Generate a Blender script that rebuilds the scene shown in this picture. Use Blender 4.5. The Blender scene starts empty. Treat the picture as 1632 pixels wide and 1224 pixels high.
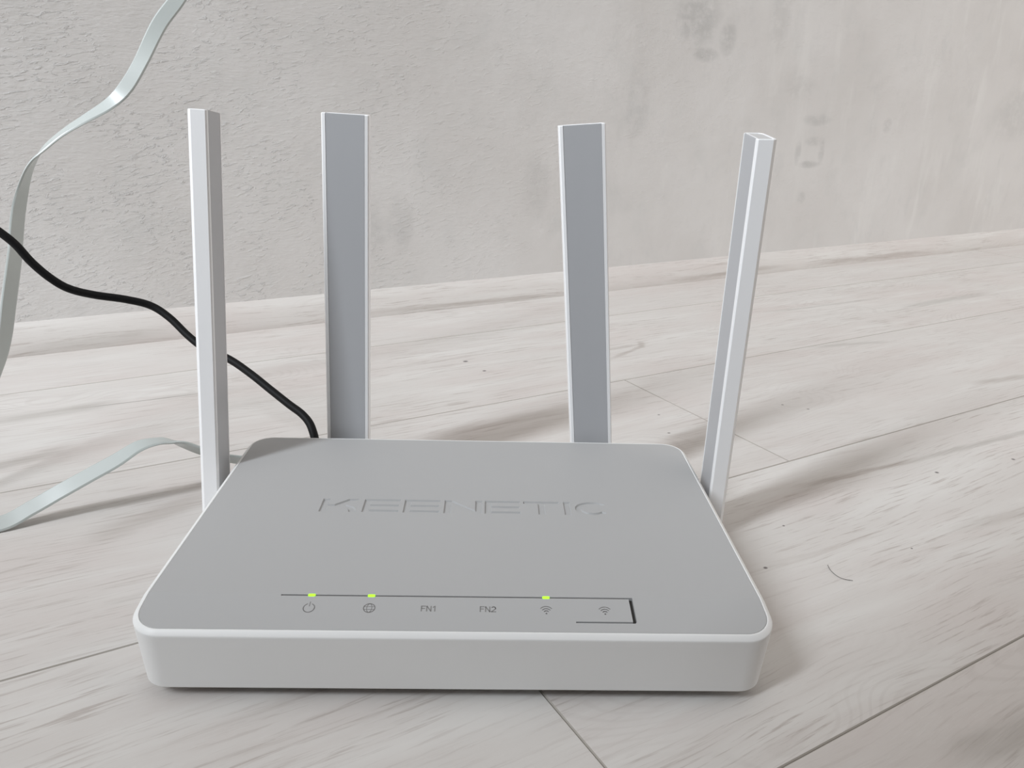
import bpy, bmesh, math, random
from mathutils import Vector, Matrix
S = 0.001            # all coordinates below are millimetres
random.seed(4)
scene = bpy.context.scene
COL = scene.collection

# ------------------------------------------------------------------ camera
cam_d = bpy.data.cameras.new('camera'); cam = bpy.data.objects.new('camera', cam_d); COL.objects.link(cam)
cam_d.sensor_fit = 'HORIZONTAL'; cam_d.sensor_width = 36.0
cam_d.lens = 1248.526 / 1632 * 36.0
cam_d.clip_start = 0.01; cam_d.clip_end = 50
_r = Vector((0.99936332, -0.02169644, 0.02832334)); _d = Vector((0.0192498, -0.34050307, -0.94004633)); _f = Vector((0.03003985, 0.93999305, -0.33986863))
_M = Matrix((( _r.x, -_d.x, -_f.x, 9.092 * S), (_r.y, -_d.y, -_f.y, -211.087 * S), (_r.z, -_d.z, -_f.z, 191.152 * S), (0, 0, 0, 1)))
cam.matrix_world = _M
scene.camera = cam

# ------------------------------------------------------------------ world, lights, exposure
world = bpy.data.worlds.new('room_light'); scene.world = world; world.use_nodes = True
bg = world.node_tree.nodes['Background']
bg.inputs['Color'].default_value = (1.0, 0.955, 0.915, 1); bg.inputs['Strength'].default_value = 0.80

def area(name, loc, target, sx, sy, power, col):
    l = bpy.data.lights.new(name, 'AREA'); l.shape = 'RECTANGLE'; l.size = sx; l.size_y = sy
    l.energy = power; l.color = col
    o = bpy.data.objects.new(name, l); COL.objects.link(o); o.location = loc
    o.rotation_euler = (Vector(target) - Vector(loc)).to_track_quat('-Z', 'Y').to_euler()
    return o
KD = 3.4
area('window_daylight', (-0.788 * KD, -0.616 * KD + 0.1, 2.30), (0.0, 0.10, 0.05), 0.44, 3.0, 176, (0.87, 0.935, 1.0))

scene.cycles.max_bounces = 6; scene.cycles.diffuse_bounces = 3; scene.cycles.glossy_bounces = 2
scene.cycles.caustics_reflective = False; scene.cycles.caustics_refractive = False
vs = scene.view_settings
vs.view_transform = 'Standard'; vs.look = 'None'; vs.exposure = 0.16; vs.gamma = 1.0; vs.use_curve_mapping = False

# ------------------------------------------------------------------ helpers
def tag(o, label=None, cat=None, group=None, kind=None):
    if label: o['label'] = label
    if cat: o['category'] = cat
    if group: o['group'] = group
    if kind: o['kind'] = kind
    return o
def mesh_obj(name, verts, faces, mat, parent=None, smooth=False, mtx=None):
    me = bpy.data.meshes.new(name)
    me.from_pydata([tuple(c * S for c in v) for v in verts], [], faces); me.update()
    bm = bmesh.new(); bm.from_mesh(me); bmesh.ops.recalc_face_normals(bm, faces=bm.faces); bm.to_mesh(me); bm.free()
    if mat: me.materials.append(mat)
    if smooth:
        for p in me.polygons: p.use_smooth = True
        me.set_sharp_from_angle(angle=math.radians(32))
    o = bpy.data.objects.new(name, me); COL.objects.link(o)
    if parent: o.parent = parent
    if mtx is not None: o.matrix_local = mtx
    return o
def empty(name, loc=(0, 0, 0)):
    o = bpy.data.objects.new(name, None); COL.objects.link(o); o.location = tuple(c * S for c in loc); o.empty_display_size = 0.02
    return o
def box_vf(x0, x1, y0, y1, z0, z1):
    v = [(x0, y0, z0), (x1, y0, z0), (x1, y1, z0), (x0, y1, z0), (x0, y0, z1), (x1, y0, z1), (x1, y1, z1), (x0, y1, z1)]
    return v, [(0, 3, 2, 1), (4, 5, 6, 7), (0, 1, 5, 4), (1, 2, 6, 5), (2, 3, 7, 6), (3, 0, 4, 7)]
def loft(rings, close_start=True, close_end=True):
    n = len(rings[0]); v = [p for r in rings for p in r]; f = []
    for i in range(len(rings) - 1):
        for j in range(n):
            k = (j + 1) % n
            f.append((i * n + j, i * n + k, (i + 1) * n + k, (i + 1) * n + j))
    if close_start: f.append(tuple(range(n - 1, -1, -1)))
    if close_end: f.append(tuple(range((len(rings) - 1) * n, len(rings) * n)))
    return v, f
def catmull(P, n):
    out = []
    m = len(P)
    for i in range(m - 1):
        p0, p1, p2, p3 = P[max(i - 1, 0)], P[i], P[i + 1], P[min(i + 2, m - 1)]
        for k in range(n):
            t = k / n
            out.append(tuple(0.5 * (2 * b + (c - a) * t + (2 * a - 5 * b + 4 * c - d) * t * t + (3 * b - a - 3 * c + d) * t ** 3) for a, b, c, d in zip(p0, p1, p2, p3)))
    out.append(tuple(P[-1])); return out
def prism(poly, z0, z1):
    n = len(poly); v = [(x, y, z0) for x, y in poly] + [(x, y, z1) for x, y in poly]
    f = [tuple(range(n - 1, -1, -1)), tuple(range(n, 2 * n))] + [(i, (i + 1) % n, n + (i + 1) % n, n + i) for i in range(n)]
    return v, f
def merge(parts):
    V, F = [], []
    for v, f in parts:
        o = len(V); V += v; F += [tuple(i + o for i in q) for q in f]
    return V, F

# ------------------------------------------------------------------ node helpers
class NT:
    def __init__(self, name):
        self.m = bpy.data.materials.new(name); self.m.use_nodes = True
        self.t = self.m.node_tree; self.b = self.t.nodes['Principled BSDF']
    def new(self, ty): return self.t.nodes.new(ty)
    def put(self, sock, v):
        if hasattr(v, 'is_output') or isinstance(v, bpy.types.NodeSocket): self.t.links.new(v, sock)
        else: sock.default_value = v
    def math(self, op, a, b=0.0, c=0.0, clamp=False):
        n = self.new('ShaderNodeMath'); n.operation = op; n.use_clamp = clamp
        for i, v in enumerate((a, b, c)): self.put(n.inputs[i], v)
        return n.outputs[0]
    def comb(self, x, y, z):
        n = self.new('ShaderNodeCombineXYZ')
        for i, v in enumerate((x, y, z)): self.put(n.inputs[i], v)
        return n.outputs[0]
    def sep(self, v):
        n = self.new('ShaderNodeSeparateXYZ'); self.put(n.inputs[0], v); return n.outputs
    def noise(self, vec, scale, detail=3.0, rough=0.55, dist=0.0):
        n = self.new('ShaderNodeTexNoise'); self.put(n.inputs['Vector'], vec)
        n.inputs['Scale'].default_value = scale; n.inputs['Detail'].default_value = detail
        n.inputs['Roughness'].default_value = rough; n.inputs['Distortion'].default_value = dist
        return n.outputs[0]
    def ramp(self, f, a, b, lo=0.0, hi=1.0):
        n = self.new('ShaderNodeMapRange'); n.interpolation_type = 'SMOOTHSTEP'
        for i, v in enumerate((f, a, b, lo, hi)): self.put(n.inputs[i], v)
        return n.outputs[0]
    def mix(self, f, a, b, mode='MIX'):
        n = self.new('ShaderNodeMix'); n.data_type = 'RGBA'; n.blend_type = mode
        self.put(n.inputs[0], f)
        for i, v in ((6, a), (7, b)):
            self.put(n.inputs[i], v if not isinstance(v, tuple) else (*v, 1.0))
        return n.outputs[2]
    def bump(self, h, dist, strength=1.0, prev=None):
        n = self.new('ShaderNodeBump'); self.put(n.inputs['Height'], h)
        n.inputs['Distance'].default_value = dist; n.inputs['Strength'].default_value = strength
        if prev is not None: self.put(n.inputs['Normal'], prev)
        return n.outputs[0]
    def position_mm(self):
        g = self.new('ShaderNodeNewGeometry'); n = self.new('ShaderNodeVectorMath'); n.operation = 'SCALE'
        self.put(n.inputs[0], g.outputs['Position']); n.inputs[3].default_value = 1000.0
        return n.outputs[0]
TH = 0.5018        # direction of the floor boards and the wall
CT, ST = math.cos(TH), math.sin(TH)
def W(u, v, z=0.0): return (u * CT - v * ST, u * ST + v * CT, z)

def plastic(name, col, rough=0.45, spec=0.4, grain=0.0):
    t = NT(name); t.b.inputs['Base Color'].default_value = (*col, 1); t.b.inputs['Roughness'].default_value = rough
    t.b.inputs['Specular IOR Level'].default_value = spec
    if grain:
        n = t.noise(t.position_mm(), 3.0, 2.0)
        t.put(t.b.inputs['Normal'], t.bump(n, grain * S, 0.5))
    return t.m
M_SHELL = plastic('white_glossy_plastic', (0.90, 0.90, 0.905), 0.35, 0.45)
M_WHITE = plastic('white_plastic', (0.83, 0.83, 0.822), 0.42, 0.4)
M_GREY = plastic('grey_matte_plastic', (0.435, 0.435, 0.435), 0.5, 0.35, 0.01)
M_PANEL = plastic('grey_satin_inlay', (0.445, 0.45, 0.465), 0.4, 0.4)
M_CAP = plastic('light_grey_plastic', (0.55, 0.545, 0.54), 0.5)
M_DARK = plastic('dark_plastic', (0.06, 0.056, 0.052), 0.6, 0.3)
M_BLACK = plastic('black_rubber', (0.004, 0.004, 0.0045), 0.55, 0.18)
M_PRINT = plastic('grey_print', (0.25, 0.245, 0.24), 0.6, 0.2)
M_CABLE = plastic('pale_grey_cable', (0.50, 0.535, 0.52), 0.25, 0.5)
M_LED = plastic('green_led', (0.3, 0.8, 0.05), 0.4)
_b = M_LED.node_tree.nodes['Principled BSDF']; _b.inputs['Emission Color'].default_value = (0.36, 1.0, 0.012, 1); _b.inputs['Emission Strength'].default_value = 1.0

def wood(name, baseboard=False):
    t = NT(name)
    p = t.sep(t.position_mm())
    u = t.math('ADD', t.math('MULTIPLY', p[0], CT), t.math('MULTIPLY', p[1], ST))
    v = t.math('ADD', t.math('MULTIPLY', p[0], -ST), t.math('MULTIPLY', p[1], CT))
    if baseboard: v = t.math('ADD', v, p[2])
    oi = t.new('ShaderNodeObjectInfo'); rnd = oi.outputs['Random']
    off = t.math('MULTIPLY', rnd, 900.0)
    def vec(su, sv, o=1.0): return t.comb(t.math('MULTIPLY', u, su), t.math('MULTIPLY', v, sv), t.math('MULTIPLY', off, o))
    warp = t.math('MULTIPLY', t.math('SUBTRACT', t.noise(vec(0.005, 0.010), 1.0, 2.0), 0.5), 22.0)
    vw = t.math('ADD', v, warp)
    def vecw(su, sv, o=1.0): return t.comb(t.math('MULTIPLY', u, su), t.math('MULTIPLY', vw, sv), t.math('MULTIPLY', off, o))
    broad = t.noise(vecw(0.006, 0.05), 1.0, 4.0, 0.62)
    streak = t.noise(vecw(0.008, 0.16, 0.7), 1.0, 4.0, 0.68)
    fine = t.noise(vecw(0.03, 0.62, 0.4), 1.0, 4.0, 0.66)
    tiny = t.noise(vecw(0.16, 2.0, 0.3), 1.0, 3.0, 0.65)
    patch = t.noise(vec(0.008, 0.014, 0.2), 1.0, 2.0)
    col = t.mix(t.ramp(patch, 0.35, 0.68), (0.64, 0.612, 0.585), (0.62, 0.572, 0.545))
    col = t.mix(t.ramp(broad, 0.42, 0.72), col, (0.69, 0.668, 0.642))
    col = t.mix(t.math('MULTIPLY', t.ramp(streak, 0.58, 0.76), 0.42), col, (0.40, 0.35, 0.315))
    gate = t.ramp(t.noise(vec(0.011, 0.02, 0.9), 1.0, 2.0), 0.36, 0.62)
    col = t.mix(t.math('MULTIPLY', t.ramp(fine, 0.52, 0.68), t.math('MULTIPLY_ADD', gate, 0.52, 0.20)), col, (0.41, 0.36, 0.33))
    col = t.mix(t.math('MULTIPLY', t.ramp(tiny, 0.47, 0.28), 0.42), col, (0.68, 0.655, 0.63))
    # rows of cathedral rings on some boards
    rv = t.math('ADD', t.math('MULTIPLY', vw, 1.0), t.math('MULTIPLY', t.noise(vec(0.010, 0.018, 0.55), 1.0, 1.0), 120.0))
    ring = t.math('SINE', t.math('MULTIPLY', rv, 1.35))
    ringg = t.ramp(t.noise(vec(0.006, 0.010, 0.33), 1.0, 1.0), 0.50, 0.66)
    col = t.mix(t.math('MULTIPLY', t.math('MULTIPLY', t.ramp(ring, 0.1, 1.0), ringg), 0.13), col, (0.36, 0.31, 0.285))
    ragn = t.math('SUBTRACT', t.noise(vec(0.05, 0.25, 0.1), 1.0, 3.0), 0.5)
    brk = t.ramp(fine, 0.25, 0.55, 0.45, 1.0)
    def seg(u0, v0, u1, v1, hw, amt, c, rag=2.0, soft=2.2):
        nonlocal col
        L = math.hypot(u1 - u0, v1 - v0); du, dv = (u1 - u0) / L, (v1 - v0) / L
        a = t.math('ADD', t.math('MULTIPLY', t.math('SUBTRACT', u, u0), du), t.math('MULTIPLY', t.math('SUBTRACT', v, v0), dv))
        b = t.math('SUBTRACT', t.math('MULTIPLY', t.math('SUBTRACT', v, v0), du), t.math('MULTIPLY', t.math('SUBTRACT', u, u0), dv))
        b = t.math('ADD', b, t.math('MULTIPLY', ragn, rag * 2))
        taper = t.math('MULTIPLY', t.ramp(a, -0.08 * L, 0.3 * L), t.ramp(a, 1.08 * L, 0.7 * L))
        w = t.ramp(t.math('ABSOLUTE', b), hw * soft, hw * 0.3)
        col = t.mix(t.math('MULTIPLY', t.math('MULTIPLY', t.math('MULTIPLY', taper, w), brk), amt * 0.72), col, c)
    DK, BR, GR = (0.12, 0.10, 0.085), (0.30, 0.25, 0.215), (0.34, 0.315, 0.285)
    if not baseboard:
        seg(-101, 345.6, -20, 339.6, 0.35, 0.9, DK, 0.4)
        seg(-150, 341.8, -70, 346.9, 5.0, 0.6, GR, 3)
        seg(-60, 343, 10, 339, 2.5, 0.4, GR, 2)
        seg(85, 336.3, 270, 338.0, 0.5, 0.5, BR, 0.5)
        seg(-150, 268, -100, 284, 4.5, 0.65, GR, 4)
        seg(-105, 168, -40, 191, 5.5, 0.6, BR, 4)
        seg(70, 205, 200, 209.4, 4.5, 0.6, BR, 5)
        seg(100, 203, 150, 206, 1.0, 0.6, BR, 2)
        seg(232, 58, 330, 50, 1.6, 0.75, BR, 2.0)
        seg(310, 51, 470, 42, 1.8, 0.65, GR, 2.5)
        seg(215, 52, 290, 48, 5, 0.25, BR, 4)
        seg(274, 282, 327, 302, 1.6, 0.6, BR, 2)
        seg(270, 305, 327, 304, 1.4, 0.5, BR, 2)
        seg(318, 296, 330, 312, 2.0, 0.6, BR, 2)
        seg(488, 116, 560, 107, 3.0, 0.7, BR, 2)
        seg(450, 237, 540, 216, 2.4, 0.6, GR, 2.5)
        seg(650, 292, 830, 296, 4.5, 0.6, GR, 3)
        seg(505, 337, 680, 331, 2.0, 0.45, GR, 2)
        seg(125, -94, 190, -104, 4.5, 0.7, GR, 4)
        seg(-140, 203, -60, 207, 0.4, 0.5, BR, 1)
        seg(205, 139, 252, 143, 2.5, 0.5, BR, 2)
        seg(262, -9, 340, -18, 2.5, 0.35, BR, 3)
        seg(-150, 155, -115, 160, 0.6, 0.6, BR, 1)
        seg(-100, 113, -55, 117, 1.6, 0.3, GR, 2)
        # small dark flecks
        spots = [(168.7, 326.2, 2.0), (171.3, 300.1, 1.5), (323.0, 149.3, 1.0), (332.6, 135.6, 1.0), (319.8, 34.2, 1.2), (378.8, 24.1, 1.2), (193.9, 32.5, 0.7), (231.7, -10.2, 0.6), (233.2, 172.8, 0.9), (219.1, 146.4, 1.0), (157.5, 10.2, 1.0)]
        for (a, b, r) in spots:
            d = t.math('ADD', t.math('POWER', t.math('SUBTRACT', u, a), 2.0), t.math('POWER', t.math('MULTIPLY', t.math('SUBTRACT', v, b), 1.2), 2.0))
            col = t.mix(t.math('MULTIPLY', t.ramp(d, (r * 1.3) ** 2, (r * 0.4) ** 2), 0.85), col, (0.10, 0.085, 0.085))
    else:
        seg(-140, 481, -20, 486, 4.0, 0.4, GR, 3)
        seg(130, 483, 370, 480, 1.6, 0.6, BR, 2)
        seg(500, 482, 700, 486, 2.2, 0.6, BR, 3)
        seg(720, 484, 1000, 484, 3.0, 0.55, BR, 4)
    # slight tint per board
    col = t.mix(t.math('MULTIPLY', t.ramp(rnd, 0.0, 1.0), 0.30), col, (0.59, 0.555, 0.53))
    t.put(t.b.inputs['Base Color'], col)
    t.put(t.b.inputs['Roughness'], t.math('MULTIPLY_ADD', fine, 0.15, 0.42))
    t.b.inputs['Specular IOR Level'].default_value = 0.35
    h = t.math('ADD', t.math('MULTIPLY', fine, 0.6), t.math('MULTIPLY', tiny, 0.5))
    t.put(t.b.inputs['Normal'], t.bump(h, 0.10 * S, 0.7))
    return t.m
M_FLOOR = wood('whitewashed_laminate')
M_BASE = wood('whitewashed_skirting', True)
M_GROOVE = plastic('board_bevel', (0.40, 0.37, 0.335), 0.6, 0.2)
M_GAP = plastic('board_joint', (0.24, 0.215, 0.19), 0.8, 0.1)

def wallpaper():
    t = NT('plaster_look_wallpaper')
    p = t.sep(t.position_mm())
    u = t.math('ADD', t.math('MULTIPLY', p[0], CT), t.math('MULTIPLY', p[1], ST)); z = p[2]
    def vec(su, sz, o=0.0): return t.comb(t.math('MULTIPLY', u, su), t.math('MULTIPLY', z, sz), o)
    base = t.mix(t.ramp(t.noise(vec(0.006, 0.006), 1.0, 3.0), 0.3, 0.7), (0.675, 0.655, 0.636), (0.735, 0.72, 0.705))
    c2 = t.noise(vec(0.02, 0.018, 5.0), 1.0, 4.0, 0.6)
    base = t.mix(t.math('MULTIPLY', t.ramp(c2, 0.5, 0.75), 0.35), base, (0.61, 0.61, 0.595))
    c3 = t.noise(vec(0.028, 0.006, 9.0), 1.0, 4.0, 0.6)
    right = t.ramp(u, 300.0, 800.0)
    base = t.mix(t.math('MULTIPLY', t.math('MULTIPLY', t.ramp(c3, 0.5, 0.72), right), 0.6), base, (0.78, 0.77, 0.75))
    c4 = t.noise(vec(0.05, 0.02, 19.0), 1.0, 3.0, 0.6)
    base = t.mix(t.math('MULTIPLY', t.ramp(c4, 0.56, 0.76), 0.25), base, (0.58, 0.58, 0.57))
    smn = t.noise(vec(0.05, 0.06, 31.0), 1.0, 5.0, 0.65)
    def smudge(a, b, ru, rz, amt, c=(0.38, 0.38, 0.37)):
        nonlocal base
        d = t.math('ADD', t.math('POWER', t.math('DIVIDE', t.math('SUBTRACT', u, a), ru), 2.0), t.math('POWER', t.math('DIVIDE', t.math('SUBTRACT', z, b), rz), 2.0))
        n = t.ramp(smn, 0.30, 0.60)
        base = t.mix(t.math('MULTIPLY', t.math('MULTIPLY', t.ramp(d, 1.3, 0.0), n), amt * 0.55), base, c)
    smudge(520, 278, 34, 30, 0.8); smudge(565, 262, 14, 20, 0.75); smudge(536, 243, 20, 8, 0.8)
    smudge(640, 285, 18, 40, 0.35); smudge(690, 215, 30, 14, 0.3); smudge(725, 180, 26, 8, 0.5)
    smudge(728, 155, 20, 6, 0.6); smudge(722, 128, 20, 5, 0.7); smudge(700, 142, 6, 16, 0.55); smudge(742, 141, 6, 15, 0.5)
    smudge(718, 88, 8, 8, 0.5); smudge(150, 75, 28, 22, 0.45); smudge(185, 82, 14, 30, 0.4); smudge(330, 110, 18, 40, 0.3)
    smudge(450, 190, 16, 46, 0.35); smudge(1150, 190, 60, 40, 0.3); smudge(860, 175, 10, 10, 0.5)
    t.put(t.b.inputs['Base Color'], base)
    t.b.inputs['Roughness'].default_value = 0.78; t.b.inputs['Specular IOR Level'].default_value = 0.2
    # embossed trowel strokes, strongest on the left part of the sheet
    wx = t.math('ADD', u, t.math('MULTIPLY', t.noise(vec(0.03, 0.03, 2.0), 1.0, 2.0), 30.0))
    v2 = t.comb(t.math('MULTIPLY', wx, 0.13), t.math('MULTIPLY', t.math('SUBTRACT', z, t.math('MULTIPLY', u, 0.2)), 0.36), 3.0)
    r1 = t.noise(v2, 1.0, 5.0, 0.66, 0.3)
    dens = t.ramp(t.noise(vec(0.022, 0.022, 11.0), 1.0, 3.0), 0.36, 0.60)
    left = t.ramp(u, 420.0, -40.0, 0.14, 1.0)
    strokes = t.math('MULTIPLY', t.math('MULTIPLY', t.ramp(r1, 0.52, 0.72), dens), left)
    fine = t.noise(vec(0.16, 0.5, 7.0), 1.0, 3.0, 0.65)
    med = t.noise(vec(0.06, 0.08, 17.0), 1.0, 3.0, 0.6)
    h = t.math('ADD', strokes, t.math('ADD', t.math('MULTIPLY', t.math('MULTIPLY', fine, 0.45), left), t.math('MULTIPLY', med, 0.6)))
    t.put(t.b.inputs['Normal'], t.bump(h, 0.9 * S, 0.75))
    return t.m
M_WALL = wallpaper()

# ------------------------------------------------------------------ the setting
K0, PW = 392.39, 154.64
WK = 476.8          # skirting foot line
U0, U1 = -1500.0, 2300.0
v, f = box_vf(U0, U1, -1400, WK + 40, -30, -8)
floor = mesh_obj('floor', [W(*p) for p in v], f, M_GAP); tag(floor, kind='structure')
def plank(u0, u1, v0, v1):
    g, b, c = 0.06, 0.46, 0.35
    rings = []
    for ins, z in ((g + 0.0, -8.0), (g, -c), (g + b, 0.0)):
        rings.append([W(u0 + ins, v0 + ins, z), W(u1 - ins, v0 + ins, z), W(u1 - ins, v1 - ins, z), W(u0 + ins, v1 - ins, z)])
    V, F = loft(rings, False, True)
    o = mesh_obj('plank', V, F, M_FLOOR, floor); o.data.materials.append(M_GROOVE)
    for p in o.data.polygons:
        if p.index != len(o.data.polygons) - 1: p.material_index = 1
rows = [(K0, WK + 30, [-900, 1100]), (K0 - PW, K0, [-600, 1350]), (K0 - 2 * PW, K0 - PW, [254.96]), (K0 - 3 * PW, K0 - 2 * PW, [28.73]),
        (K0 - 4 * PW, K0 - 3 * PW, [-650, 640]), (K0 - 5 * PW, K0 - 4 * PW, [-250, 1040]), (K0 - 6 * PW, K0 - 5 * PW, [-700, 600]), (K0 - 7 * PW, K0 - 6 * PW, [0])]
for v0, v1, js in rows:
    cuts = set(js)
    for j in js:
        for k in (-2, -1, 1, 2):
            c = j + 1290 * k
            if len(js) == 1: cuts.add(c)
    cs = [U0] + sorted(c for c in cuts if U0 + 60 < c < U1 - 60) + [U1]
    for a, b in zip(cs[:-1], cs[1:]): plank(a, b, v0, v1)

WV = WK + 14.0
v, f = box_vf(U0, U1, WV, WV + 90, -30, 2500)
wall = mesh_obj('wall_back', [W(*p) for p in v], f, M_WALL); tag(wall, kind='structure')
# unseen dark block and low ledge, added to shade router front and near floor
vf = merge([box_vf(-300, 560, -420, -310, -8, 2500), box_vf(-820, -300, -420, -310, -8, 390)])
wf = mesh_obj('added_shade_block', vf[0], vf[1], plastic('shade_block_dark', (0.08, 0.075, 0.07), 0.7)); tag(wf, kind='structure')
prof = [(WK, -1.0), (WK, 1.5), (WK + 1.2, 5.5), (WK + 3.6, 11.0), (WK + 7.0, 16.5), (WK + 11.0, 21.0), (WK + 13.6, 23.0), (WV + 1.0, 23.0), (WV + 1.0, -1.0)]
V, F = loft([[W(U0, a, z) for a, z in prof], [W(U1, a, z) for a, z in prof]])
bb = mesh_obj('baseboard_back', V, F, M_BASE, smooth=True); tag(bb, kind='structure')

# ------------------------------------------------------------------ the router
ZR, YC, ZF, HW, DP = 30.58, 18.2, 27.6, 107.0, 150.0
def ztop(y): return ZR if y >= YC else ZR - (ZR - ZF) * (YC - y) / YC
def outline(ins, r=11.0, n=10):
    r = max(r - ins, 0.5); x = HW - ins; y0, y1 = ins, DP - ins
    P = []
    def arc(cx, cy, a0):
        for i in range(n + 1):
            a = math.radians(a0 + 90 * i / n); P.append((cx + r * math.cos(a), cy + r * math.sin(a)))
    arc(-x + r, y0 + r, 180); arc(x - r, y0 + r, 270)
    P.append((x, YC)); P.append((x, 80))
    arc(x - r, y1 - r, 0); arc(-x + r, y1 - r, 90)
    P.append((-x, 80)); P.append((-x, YC))
    return P
router = empty('wifi_router', (0, 75, 0))
tag(router, 'white wifi router with grey top panel, three green lights and four upright antennas', 'router')
RP = Matrix.Translation((0, -75 * S, 0))    # parts are given in floor coordinates
rings = []
for ins, z, mode in ((9.0, 4.6, 0), (3.2, 4.3, 0), (2.2, 4.4, 0), (1.8, 4.9, 0), (0.1, -2.0, 1), (0.06, -1.35, 1), (0.2, -1.1, 1), (1.4, -0.12, 1), (1.6, 0.0, 1), (1.8, 0.04, 1), (2.02, -0.05, 1), (2.05, -0.4, 1), (2.05, -3.2, 1)):
    rings.append([(x, y, z if mode == 0 else ztop(y) + z) for x, y in outline(ins)])
V, F = loft(rings, True, False)
n = len(rings[0])
def cap_faces(start, n):      # top cap split along the crease so that it stays planar
    ys = None
    i0 = start + n - 1; i1 = start + 22
    front = [start + k for k in range(0, 23)] + [start + n - 1]
    back = [start + k for k in range(22, n)]
    return [tuple(front), tuple(back)]
F += cap_faces((len(rings) - 1) * n, n)
body = mesh_obj('body', V, F, M_WHITE, router, True, RP); tag(body, 'white plastic body with rounded rim')

# grey top panel with pressed lettering and the slot of the status lights
pr = [[(x, y, ztop(y) + dz) for x, y in outline(2.12)] for dz in (-1.2, -0.08)]
pr.append([(x, y, ztop(y)) for x, y in outline(2.22)])
V, F = loft(pr, False, False)
F += [tuple(reversed(q)) for q in cap_faces(0, n)] + cap_faces(2 * n, n)
panel = mesh_obj('top_panel', V, F, M_GREY, router, False, RP); tag(panel, 'matte grey top panel with pressed lettering')

Y0, Y1 = 75.0, 86.0
def letter_E(x0, x1):
    h = (Y1 - Y0); s = 2.0; m = (Y0 + Y1) / 2
    return [[(x0, Y0), (x1, Y0), (x1, Y0 + s), (x0 + 3.0, Y0 + s), (x0 + 3.0, m - s / 2), (x1 - .3, m - s / 2), (x1 - .3, m + s / 2), (x0 + 3.0, m + s / 2), (x0 + 3.0, Y1 - s), (x1, Y1 - s), (x1, Y1), (x0, Y1)]]
def arcpts(cx, cy, rx, ry, a0, a1, n):
    return [(cx + rx * math.cos(math.radians(a0 + (a1 - a0) * i / n)), cy + ry * math.sin(math.radians(a0 + (a1 - a0) * i / n))) for i in range(n + 1)]
polys = []
polys += [[(-59.7, Y0), (-56.7, Y0), (-56.7, 79.3), (-54.6, 79.3), (-51.6, 79.1), (-49.4, 78.4), (-48.1, 77.2), (-47.6, 75.8), (-47.5, Y0), (-44.5, Y0), (-44.6, 76.6), (-45.2, 78.3), (-46.6, 79.8), (-49.2, 81.0), (-44.4, Y1), (-48.7, Y1), (-54.2, 81.2), (-56.7, 81.2), (-56.7, Y1), (-59.7, Y1)]]
polys += letter_E(-42.2, -27.1) + letter_E(-25.3, -10.3)
polys += [[(-8.5, Y0), (-5.5, Y0), (-5.5, 82.8), (4.4, Y0), (7.5, Y0), (7.5, Y1), (4.5, Y1), (4.5, 78.0), (-5.4, Y1), (-8.5, Y1)]]
polys += letter_E(8.5, 23.5)
polys += [[(30.9, Y0), (33.9, Y0), (33.9, Y1 - 2), (40.0, Y1 - 2), (40.0, Y1), (24.8, Y1), (24.8, Y1 - 2), (30.9, Y1 - 2)]]
polys += [[(41.8, Y0), (44.7, Y0), (44.7, Y1), (41.8, Y1)]]
polys += [arcpts(53.9, 80.5, 7.4, 5.6, 38, 322, 26) + list(reversed(arcpts(53.9, 80.5, 4.7, 3.6, 38, 322, 26)))]
def offset(poly, d):
    A = sum(x0 * y1 - x1 * y0 for (x0, y0), (x1, y1) in zip(poly, poly[1:] + poly[:1]))
    if A < 0: poly = poly[::-1]
    out = []; m = len(poly)
    for i in range(m):
        p, q, r = Vector(poly[i - 1]), Vector(poly[i]), Vector(poly[(i + 1) % m])
        a = (q - p).normalized(); b = (r - q).normalized()
        n0 = Vector((-a.y, a.x)); n1 = Vector((-b.y, b.x))
        k = (n0 + n1) / max(1 + n0.dot(n1), 0.4)
        out.append(tuple(q + k * d))
    return poly, out
def pressed(poly):
    dz = 0.65; tp, bt = offset(poly, 0.36); _, up = offset(tp, -0.36 * 0.5 / dz)
    n = len(tp)
    return loft([[(x, y, ZR - dz) for x, y in bt], [(x, y, ZR) for x, y in tp], [(x, y, ZR + 0.5) for x, y in up]])
cut = [pressed(p) for p in polys]
SW = 0.62
slot = [(-60.2, 17.4 - SW / 2), (58.9, 17.4 - SW / 2), (58.9, 6.75), (39.8, 6.75), (39.8, 6.1), (59.6, 6.1), (60.2, 6.7), (60.2, 17.4 + SW / 2), (-60.2, 17.4 + SW / 2)]
cut.append(prism(slot, 20, 40))
V, F = merge(cut)
cutter = mesh_obj('letter_cutter', V, F, None, None, False, RP @ Matrix.Translation((0, 75 * S, 0)) @ Matrix.Identity(4))
cutter.matrix_world = Matrix.Identity(4)
bpy.context.view_layer.update()
bm_ = panel.modifiers.new('press', 'BOOLEAN'); bm_.operation = 'DIFFERENCE'; bm_.solver = 'EXACT'; bm_.object = cutter
bpy.context.view_layer.update()
dg = bpy.context.evaluated_depsgraph_get()
me = bpy.data.meshes.new_from_object(panel.evaluated_get(dg))
panel.modifiers.clear(); panel.data = me
bpy.data.objects.remove(cutter)

def rp(name, vf, mat, parent=None, smooth=False):
    return mesh_obj(name, vf[0], vf[1], mat, parent or router, smooth, RP if (parent is None) else None)
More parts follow.
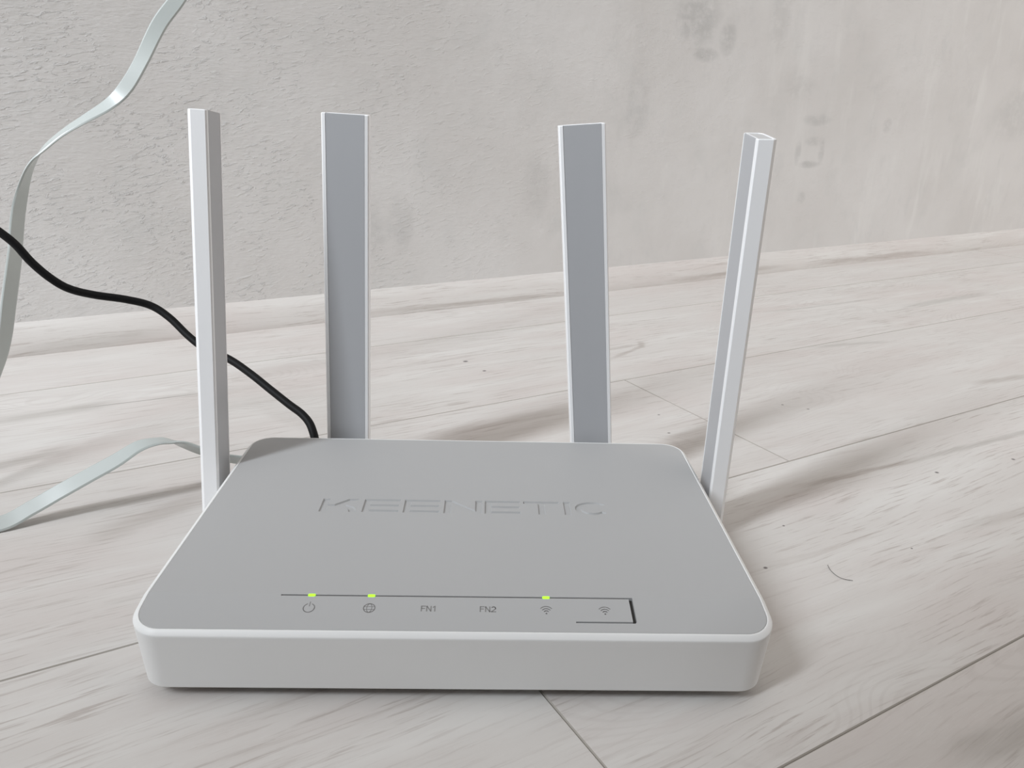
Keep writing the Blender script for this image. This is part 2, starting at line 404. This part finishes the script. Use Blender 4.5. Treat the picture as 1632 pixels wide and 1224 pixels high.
# dark strip seen at the bottom of the slot
lin = [(-61, 15.6), (57.4, 15.6), (57.4, 8.2), (39, 8.2), (39, 5.2), (61, 5.2), (61, 19.0), (-61, 19.0)]
def on_slope(poly, dz0, dz1):
    n = len(poly)
    v = [(x, y, ztop(y) + dz0) for x, y in poly] + [(x, y, ztop(y) + dz1) for x, y in poly]
    return v, [tuple(range(n - 1, -1, -1)), tuple(range(n, 2 * n))] + [(i, (i + 1) % n, n + (i + 1) % n, n + i) for i in range(n)]
parts = [on_slope(p, -2.2, -1.25) for p in ([(-61, 15.8), (61, 15.8), (61, YC), (-61, YC)], [(-61, YC), (61, YC), (61, 19), (-61, 19)], [(57.4, 5.2), (61, 5.2), (61, 15.8), (57.4, 15.8)], [(39, 5.2), (57.4, 5.2), (57.4, 8.2), (39, 8.2)])]
rp('slot_backing', merge(parts), M_DARK)
# light bar flush in the slot, and the three lit lamps
rp('light_bar', on_slope([(-60.0, 17.16), (57.6, 17.16), (57.6, 17.64), (-60.0, 17.64)], -1.1, -0.30), plastic('smoked_strip', (0.13, 0.12, 0.115), 0.5))
for x in (-49.8, -29.5, 30.3):
    pts = [(x + 1.25 * math.copysign(abs(math.cos(a)) ** 0.5, math.cos(a)), 17.42 + 0.62 * math.copysign(abs(math.sin(a)) ** 0.5, math.sin(a))) for a in [2 * math.pi * i / 16 for i in range(16)]]
    o = rp('status_light', on_slope(pts, -0.4, 0.06), M_LED); tag(o, 'small glowing green status light')

# printed symbols below the lights
def stroke(poly, w, closed=False):
    out = []
    m = len(poly); segs = list(zip(range(m), range(1, m))) + ([(m - 1, 0)] if closed else [])
    for a, b in segs:
        (x0, y0), (x1, y1) = poly[a], poly[b]; L = math.hypot(x1 - x0, y1 - y0) or 1; nx, ny = -(y1 - y0) / L * w / 2, (x1 - x0) / L * w / 2
        ex, ey = (x1 - x0) / L * w * 0.3, (y1 - y0) / L * w * 0.3
        out.append(on_slope([(x0 - nx - ex, y0 - ny - ey), (x1 - nx + ex, y1 - ny + ey), (x1 + nx + ex, y1 + ny + ey), (x0 + nx - ex, y0 + ny - ey)], -0.01, 0.03))
    return out
YI = 11.8
def sym(name, strokes): return rp(name, merge(strokes), M_PRINT)
c = -49.6
sym('power_symbol', stroke(arcpts(c, YI - 0.2, 1.85, 1.95, 115, 425, 22), 0.34) + stroke([(c, YI + 0.6), (c, YI + 2.5)], 0.34))
c = -29.5
sym('globe_symbol', stroke(arcpts(c, YI, 1.9, 1.95, 0, 360, 24), 0.34) + stroke([(c - 1.8, YI + 0.65), (c + 1.8, YI + 0.65)], 0.24) + stroke([(c - 1.8, YI - 0.65), (c + 1.8, YI - 0.65)], 0.24) + stroke(arcpts(c, YI, 0.85, 1.9, 0, 360, 16), 0.24))
def fn(c, last):
    s = 0.42; h = 1.1
    st = stroke([(c - 2.5, YI - h), (c - 2.5, YI + h), (c - 1.2, YI + h)], s) + stroke([(c - 2.5, YI + 0.1), (c - 1.4, YI + 0.1)], s)
    st += stroke([(c - 0.7, YI - h), (c - 0.7, YI + h), (c + 0.7, YI - h), (c + 0.7, YI + h)], s)
    if last == 1: st += stroke([(c + 1.4, YI + 0.6), (c + 2.0, YI + h), (c + 2.0, YI - h)], s)
    else: st += stroke(arcpts(c + 2.0, YI + 0.45, 0.65, 0.65, 150, -30, 8) + [(c + 1.3, YI - h), (c + 2.75, YI - h)], s)
    return st
sym('function_lettering', fn(-9.5, 1)); sym('function_lettering', fn(10.3, 2))
for c in (30.1, 50.0):
    st = stroke(arcpts(c, YI - 1.6, 0.16, 0.16, 0, 360, 8), 0.3)
    for r in (1.15, 2.05, 2.95): st += stroke(arcpts(c, YI - 1.7, r * 0.9, r * 1.1, 45, 135, 10), 0.34)
    sym('wireless_symbol', st)

# rubber feet under the body
for x in (-84, 84):
    for y in (24, 130):
        rr = [[(x + r * math.cos(2 * math.pi * i / 16), y + r * math.sin(2 * math.pi * i / 16), z) for i in range(16)] for r, z in ((5.0, 0.0), (5.4, 0.4), (5.4, 4.8))]
        rp('rubber_foot', loft(rr), M_DARK, None, True)

# antennas: flat bars with a grey inlay on the side that faces the middle
AW, AT = 10.5, 7.9
def antenna(mtx, z0, z1, label, hinge):
    sec = [(-AW, 0.7), (-AW + 0.5, 0.12), (-8.7, 0.0), (-8.6, 0.35), (8.6, 0.35), (8.7, 0.0), (AW - 0.5, 0.12), (AW, 0.7), (AW, AT - 1.5), (AW - 1.6, AT), (-AW + 1.6, AT), (-AW, AT - 1.5)]
    def ring(k, z, ins=0.0):
        cx, cy = 0, AT / 2
        return [(x * (AW - ins) / AW, cy + (y - cy) * (AT / 2 - ins) / (AT / 2), z) for x, y in sec]
    R = [ring(0, z0, 0.4), ring(0, z0 + 0.5, 0.0), ring(0, z1 - 0.35, 0), ring(0, z1 - 0.05, 0.22), ring(0, z1, 0.5), ring(0, z1 - 0.05, 0.85), ring(0, z1 - 0.55, 1.0)]
    V, F = loft(R)
    a = mesh_obj('antenna', V, F, M_SHELL, router, True, RP @ mtx); tag(a, label)
    pv = [(-8.5, 0.12), (8.5, 0.12), (8.5, 1.2), (-8.5, 1.2)]
    V, F = loft([[(x, y, z0 + 6) for x, y in pv], [(x, y, z1 - 0.4) for x, y in pv], [(x * .99, y + 0.06, z1 - 0.1) for x, y in pv]])
    p = mesh_obj('inlay_panel', V, F, M_PANEL, a); tag(p, 'grey inlay strip')
    tc = [(x, y, z) for x, y, z in ring(0, z1 - 0.9, 1.02)]; tc2 = [(x, y, z) for x, y, z in ring(0, z1 - 0.30, 1.02)]
    V, F = loft([tc, tc2]); tcap = mesh_obj('end_cap', V, F, M_CAP, a); tag(tcap, 'light grey end cap')
    # hinge knuckle between bar and body
    n = 20; ring_ = lambda r, y: [(r * math.cos(2 * math.pi * i / n), y, z0 + 8 + r * math.sin(2 * math.pi * i / n)) for i in range(n)]
    V, F = loft([ring_(5.2, 1.5), ring_(5.2, -hinge + 0.6), ring_(4.6, -hinge)])
    h = mesh_obj('hinge', V, F, M_WHITE, a, True); tag(h, 'white hinge knuckle')
    return a
def rot3(al, be, ga):
    return Matrix.Rotation(be, 4, 'Y') @ Matrix.Rotation(al, 4, 'X') @ Matrix.Rotation(ga, 4, 'Z')
D_ = math.radians
T = lambda x, y, z: Matrix.Translation((x * S, y * S, z * S))
antenna(T(-113.0, 110, 15) @ rot3(D_(-5.0), D_(2.3), D_(2.95)) @ T(0, 10.5, 0) @ Matrix.Rotation(D_(90), 4, 'Z'), -9, 170.2, 'antenna on the side nearest the flat cable', 8.5)
antenna(T(112.4, 110, 15) @ rot3(D_(4.4), D_(-1.2), D_(-2.4)) @ T(0, 10.5, 0) @ Matrix.Rotation(D_(-90), 4, 'Z'), -9, 165.7, 'antenna on the side away from the cables', 8.5)
antenna(T(-61.6, 155, 28.8) @ rot3(0, D_(1.92), 0), -22, 155.0, 'rear antenna beside the black lead', 5.5)
antenna(T(62.25, 155, 28.6) @ rot3(0, D_(-5.1), 0), -22, 154.2, 'rear antenna leaning towards the middle', 5.5)

# ------------------------------------------------------------------ cables
def tube(P, r, n=12, sub=6):
    C = catmull(P, sub); rings = []
    up = Vector((0, 0, 1)); prev = None
    for i, p in enumerate(C):
        a = Vector(C[max(i - 1, 0)]); b = Vector(C[min(i + 1, len(C) - 1)]); t = (b - a).normalized()
        x = t.cross(up).normalized() if prev is None else (prev - t * prev.dot(t)).normalized()
        prev = x; y = t.cross(x)
        rr = r(i / (len(C) - 1)) if callable(r) else r
        rings.append([tuple(Vector(p) + (x * math.cos(2 * math.pi * k / n) + y * math.sin(2 * math.pi * k / n)) * rr) for k in range(n)])
    return loft(rings)
def rel(vf, o): return [(x - o[0], y - o[1], z - o[2]) for x, y, z in vf[0]], vf[1]
BL = [(-259.7, 199.2, 131.0), (-251.4, 199.4, 126.4), (-242.9, 199.0, 120.3), (-236.6, 199.7, 113.9), (-230.6, 200.5, 104.8), (-223.4, 202.4, 96.2), (-216.6, 206.3, 89.7), (-208.2, 214.7, 84.5), (-195.1, 222.4, 80.4), (-183.6, 226.8, 76.0), (-173.2, 225.3, 69.6), (-161.9, 220.5, 60.5), (-152.1, 216.1, 55.0), (-136.1, 209.7, 50.4), (-122.2, 200.9, 45.1), (-110.0, 192.2, 39.7), (-98.0, 183.6, 34.5), (-90.2, 178.0, 31.5), (-85.1, 173.4, 28.1), (-82.0, 168.5, 23.8), (-80.5, 165, 20.5)]
pc = empty('power_cable', (-80, 160, 0)); tag(pc, 'thin black round power lead rising from behind the router', 'cable')
V, F = rel(tube(BL, 2.15), (-80, 160, 0)); mesh_obj('cord', V, F, M_BLACK, pc, True)
n = 18
rr = [[(-80 + r * math.cos(2 * math.pi * i / n), y, 17.5 + r * math.sin(2 * math.pi * i / n)) for i in range(n)] for r, y in ((4.6, 150.6), (4.6, 163), (4.0, 166), (2.4, 169))]
V, F = rel(loft(rr), (-80, 160, 0)); mesh_obj('plug', V, F, M_BLACK, pc, True)

FL = [(-157.2, 300.6, 267.7, -0.9, 0.174, 0.399), (-165.2, 293.4, 252.9, -0.888, 0.006, 0.461), (-171.9, 285.6, 239.6, -0.838, -0.089, 0.539), (-181.1, 278.8, 225.7, -0.868, -0.083, 0.49), (-189.7, 268.5, 205.3, -0.922, 0.121, 0.368), (-196.9, 261.7, 191.8, -0.843, 0.172, 0.51), (-205.4, 257.7, 183.0, -0.637, 0.502, 0.586), (-219.0, 254.0, 174.4, -0.467, 0.76, 0.451), (-230.4, 251.7, 167.2, -0.424, 0.847, 0.319), (-240.3, 249.1, 159.0, -0.452, 0.873, 0.181), (-246.5, 246.6, 151.6, -0.262, 0.951, -0.167), (-250.5, 243.4, 142.3, 0.004, 0.943, -0.333), (-254.0, 237.9, 126.8, 0.393, 0.83, -0.397), (-254.2, 229.7, 110.0, 0.467, 0.782, -0.412), (-253.2, 225.3, 103.9, 0.457, 0.748, -0.481), (-251.8, 209.5, 80.9, 0.501, 0.715, -0.487), (-249.5, 196.3, 65.0, 0.403, 0.689, -0.603), (-247.9, 183.7, 54.1, 0.268, 0.648, -0.713), (-249.6, 167.7, 39.1, 0.219, 0.654, -0.724),
      (-255, 142, 22, 0.25, 0.55, -0.75), (-258, 120, 12, 0.55, 0.3, -0.75), (-249, 105, 6.5, 0.3, -0.6, -0.7), (-230, 102, 4.2, 0.45, -0.7, -0.5),
      (-212.7, 108.5, 2.9, 0.604, -0.621, -0.5), (-201.5, 115.4, 7.4, 0.607, -0.623, -0.493), (-191.3, 121.2, 12.6, 0.574, -0.629, -0.523), (-179.2, 126.2, 18.8, 0.539, -0.677, -0.501), (-167.4, 131.2, 24.8, 0.568, -0.688, -0.452), (-158.4, 136.0, 30.0, 0.567, -0.778, -0.27), (-152.0, 140.3, 30.8, 0.583, -0.812, -0.01), (-147.3, 144.0, 29.6, 0.561, -0.82, 0.114), (-141.4, 147.0, 26.6, 0.597, -0.608, 0.524), (-135.4, 149.6, 22.5, 0.622, -0.523, 0.583),
      (-127.6, 152.6, 18.0, 0.62, -0.5, 0.6), (-118.0, 157.0, 13.8, 0.55, -0.45, 0.7), (-108, 161, 11.5, 0.3, -0.5, 0.8), (-99, 162, 11.0, 0.1, -0.5, 0.85), (-93, 159, 11.0, -0.2, -0.3, 0.9)]
al = [FL[0]]
for q in FL[1:]:
    if sum(a * b for a, b in zip(q[3:], al[-1][3:])) < 0: q = q[:3] + tuple(-a for a in q[3:])
    al.append(q)
C = catmull(al, 8); rings = []
for i, p in enumerate(C):
    P = Vector(p[:3]); a = Vector(C[max(i - 1, 0)][:3]); b = Vector(C[min(i + 1, len(C) - 1)][:3]); t = (b - a).normalized()
    w = Vector(p[3:]); w = (w - t * w.dot(t)).normalized(); nn = t.cross(w)
    h, th = 4.25, 0.75
    sec = [(-h, 0), (-h + .25, -.5 * th), (-h + .8, -th), (h - .8, -th), (h - .25, -.5 * th), (h, 0), (h - .25, .5 * th), (h - .8, th), (-h + .8, th), (-h + .25, .5 * th)]
    rings.append([tuple(P + w * x + nn * y) for x, y in sec])
ec = empty('flat_network_cable', (-200, 150, 0)); tag(ec, 'pale grey flat ribbon cable looping past the wall to the router', 'cable')
V, F = rel(loft(rings), (-200, 150, 0)); mesh_obj('ribbon', V, F, M_CABLE, ec, True)
v, f = box_vf(-6.0, 6.0, -9, 9, -4.5, 4.5)
mesh_obj('connector', [(x + 200 - 92.5, y + 158 - 150, z + 11) for x, y, z in v], f, plastic('clear_grey_connector', (0.55, 0.56, 0.55), 0.3), ec)

# fine hair on the floor
HP = [(162.1, 87.3, 0.25), (161.6, 83.5, 0.3), (162.4, 79.2, 0.3), (164.5, 76.4, 0.3), (168.2, 75.3, 0.25)]
V, F = tube(HP, 0.10, 6, 5)
hair = mesh_obj('hair_strand', V, F, M_DARK); tag(hair, 'single fine dark hair curled on the pale floor', 'hair')
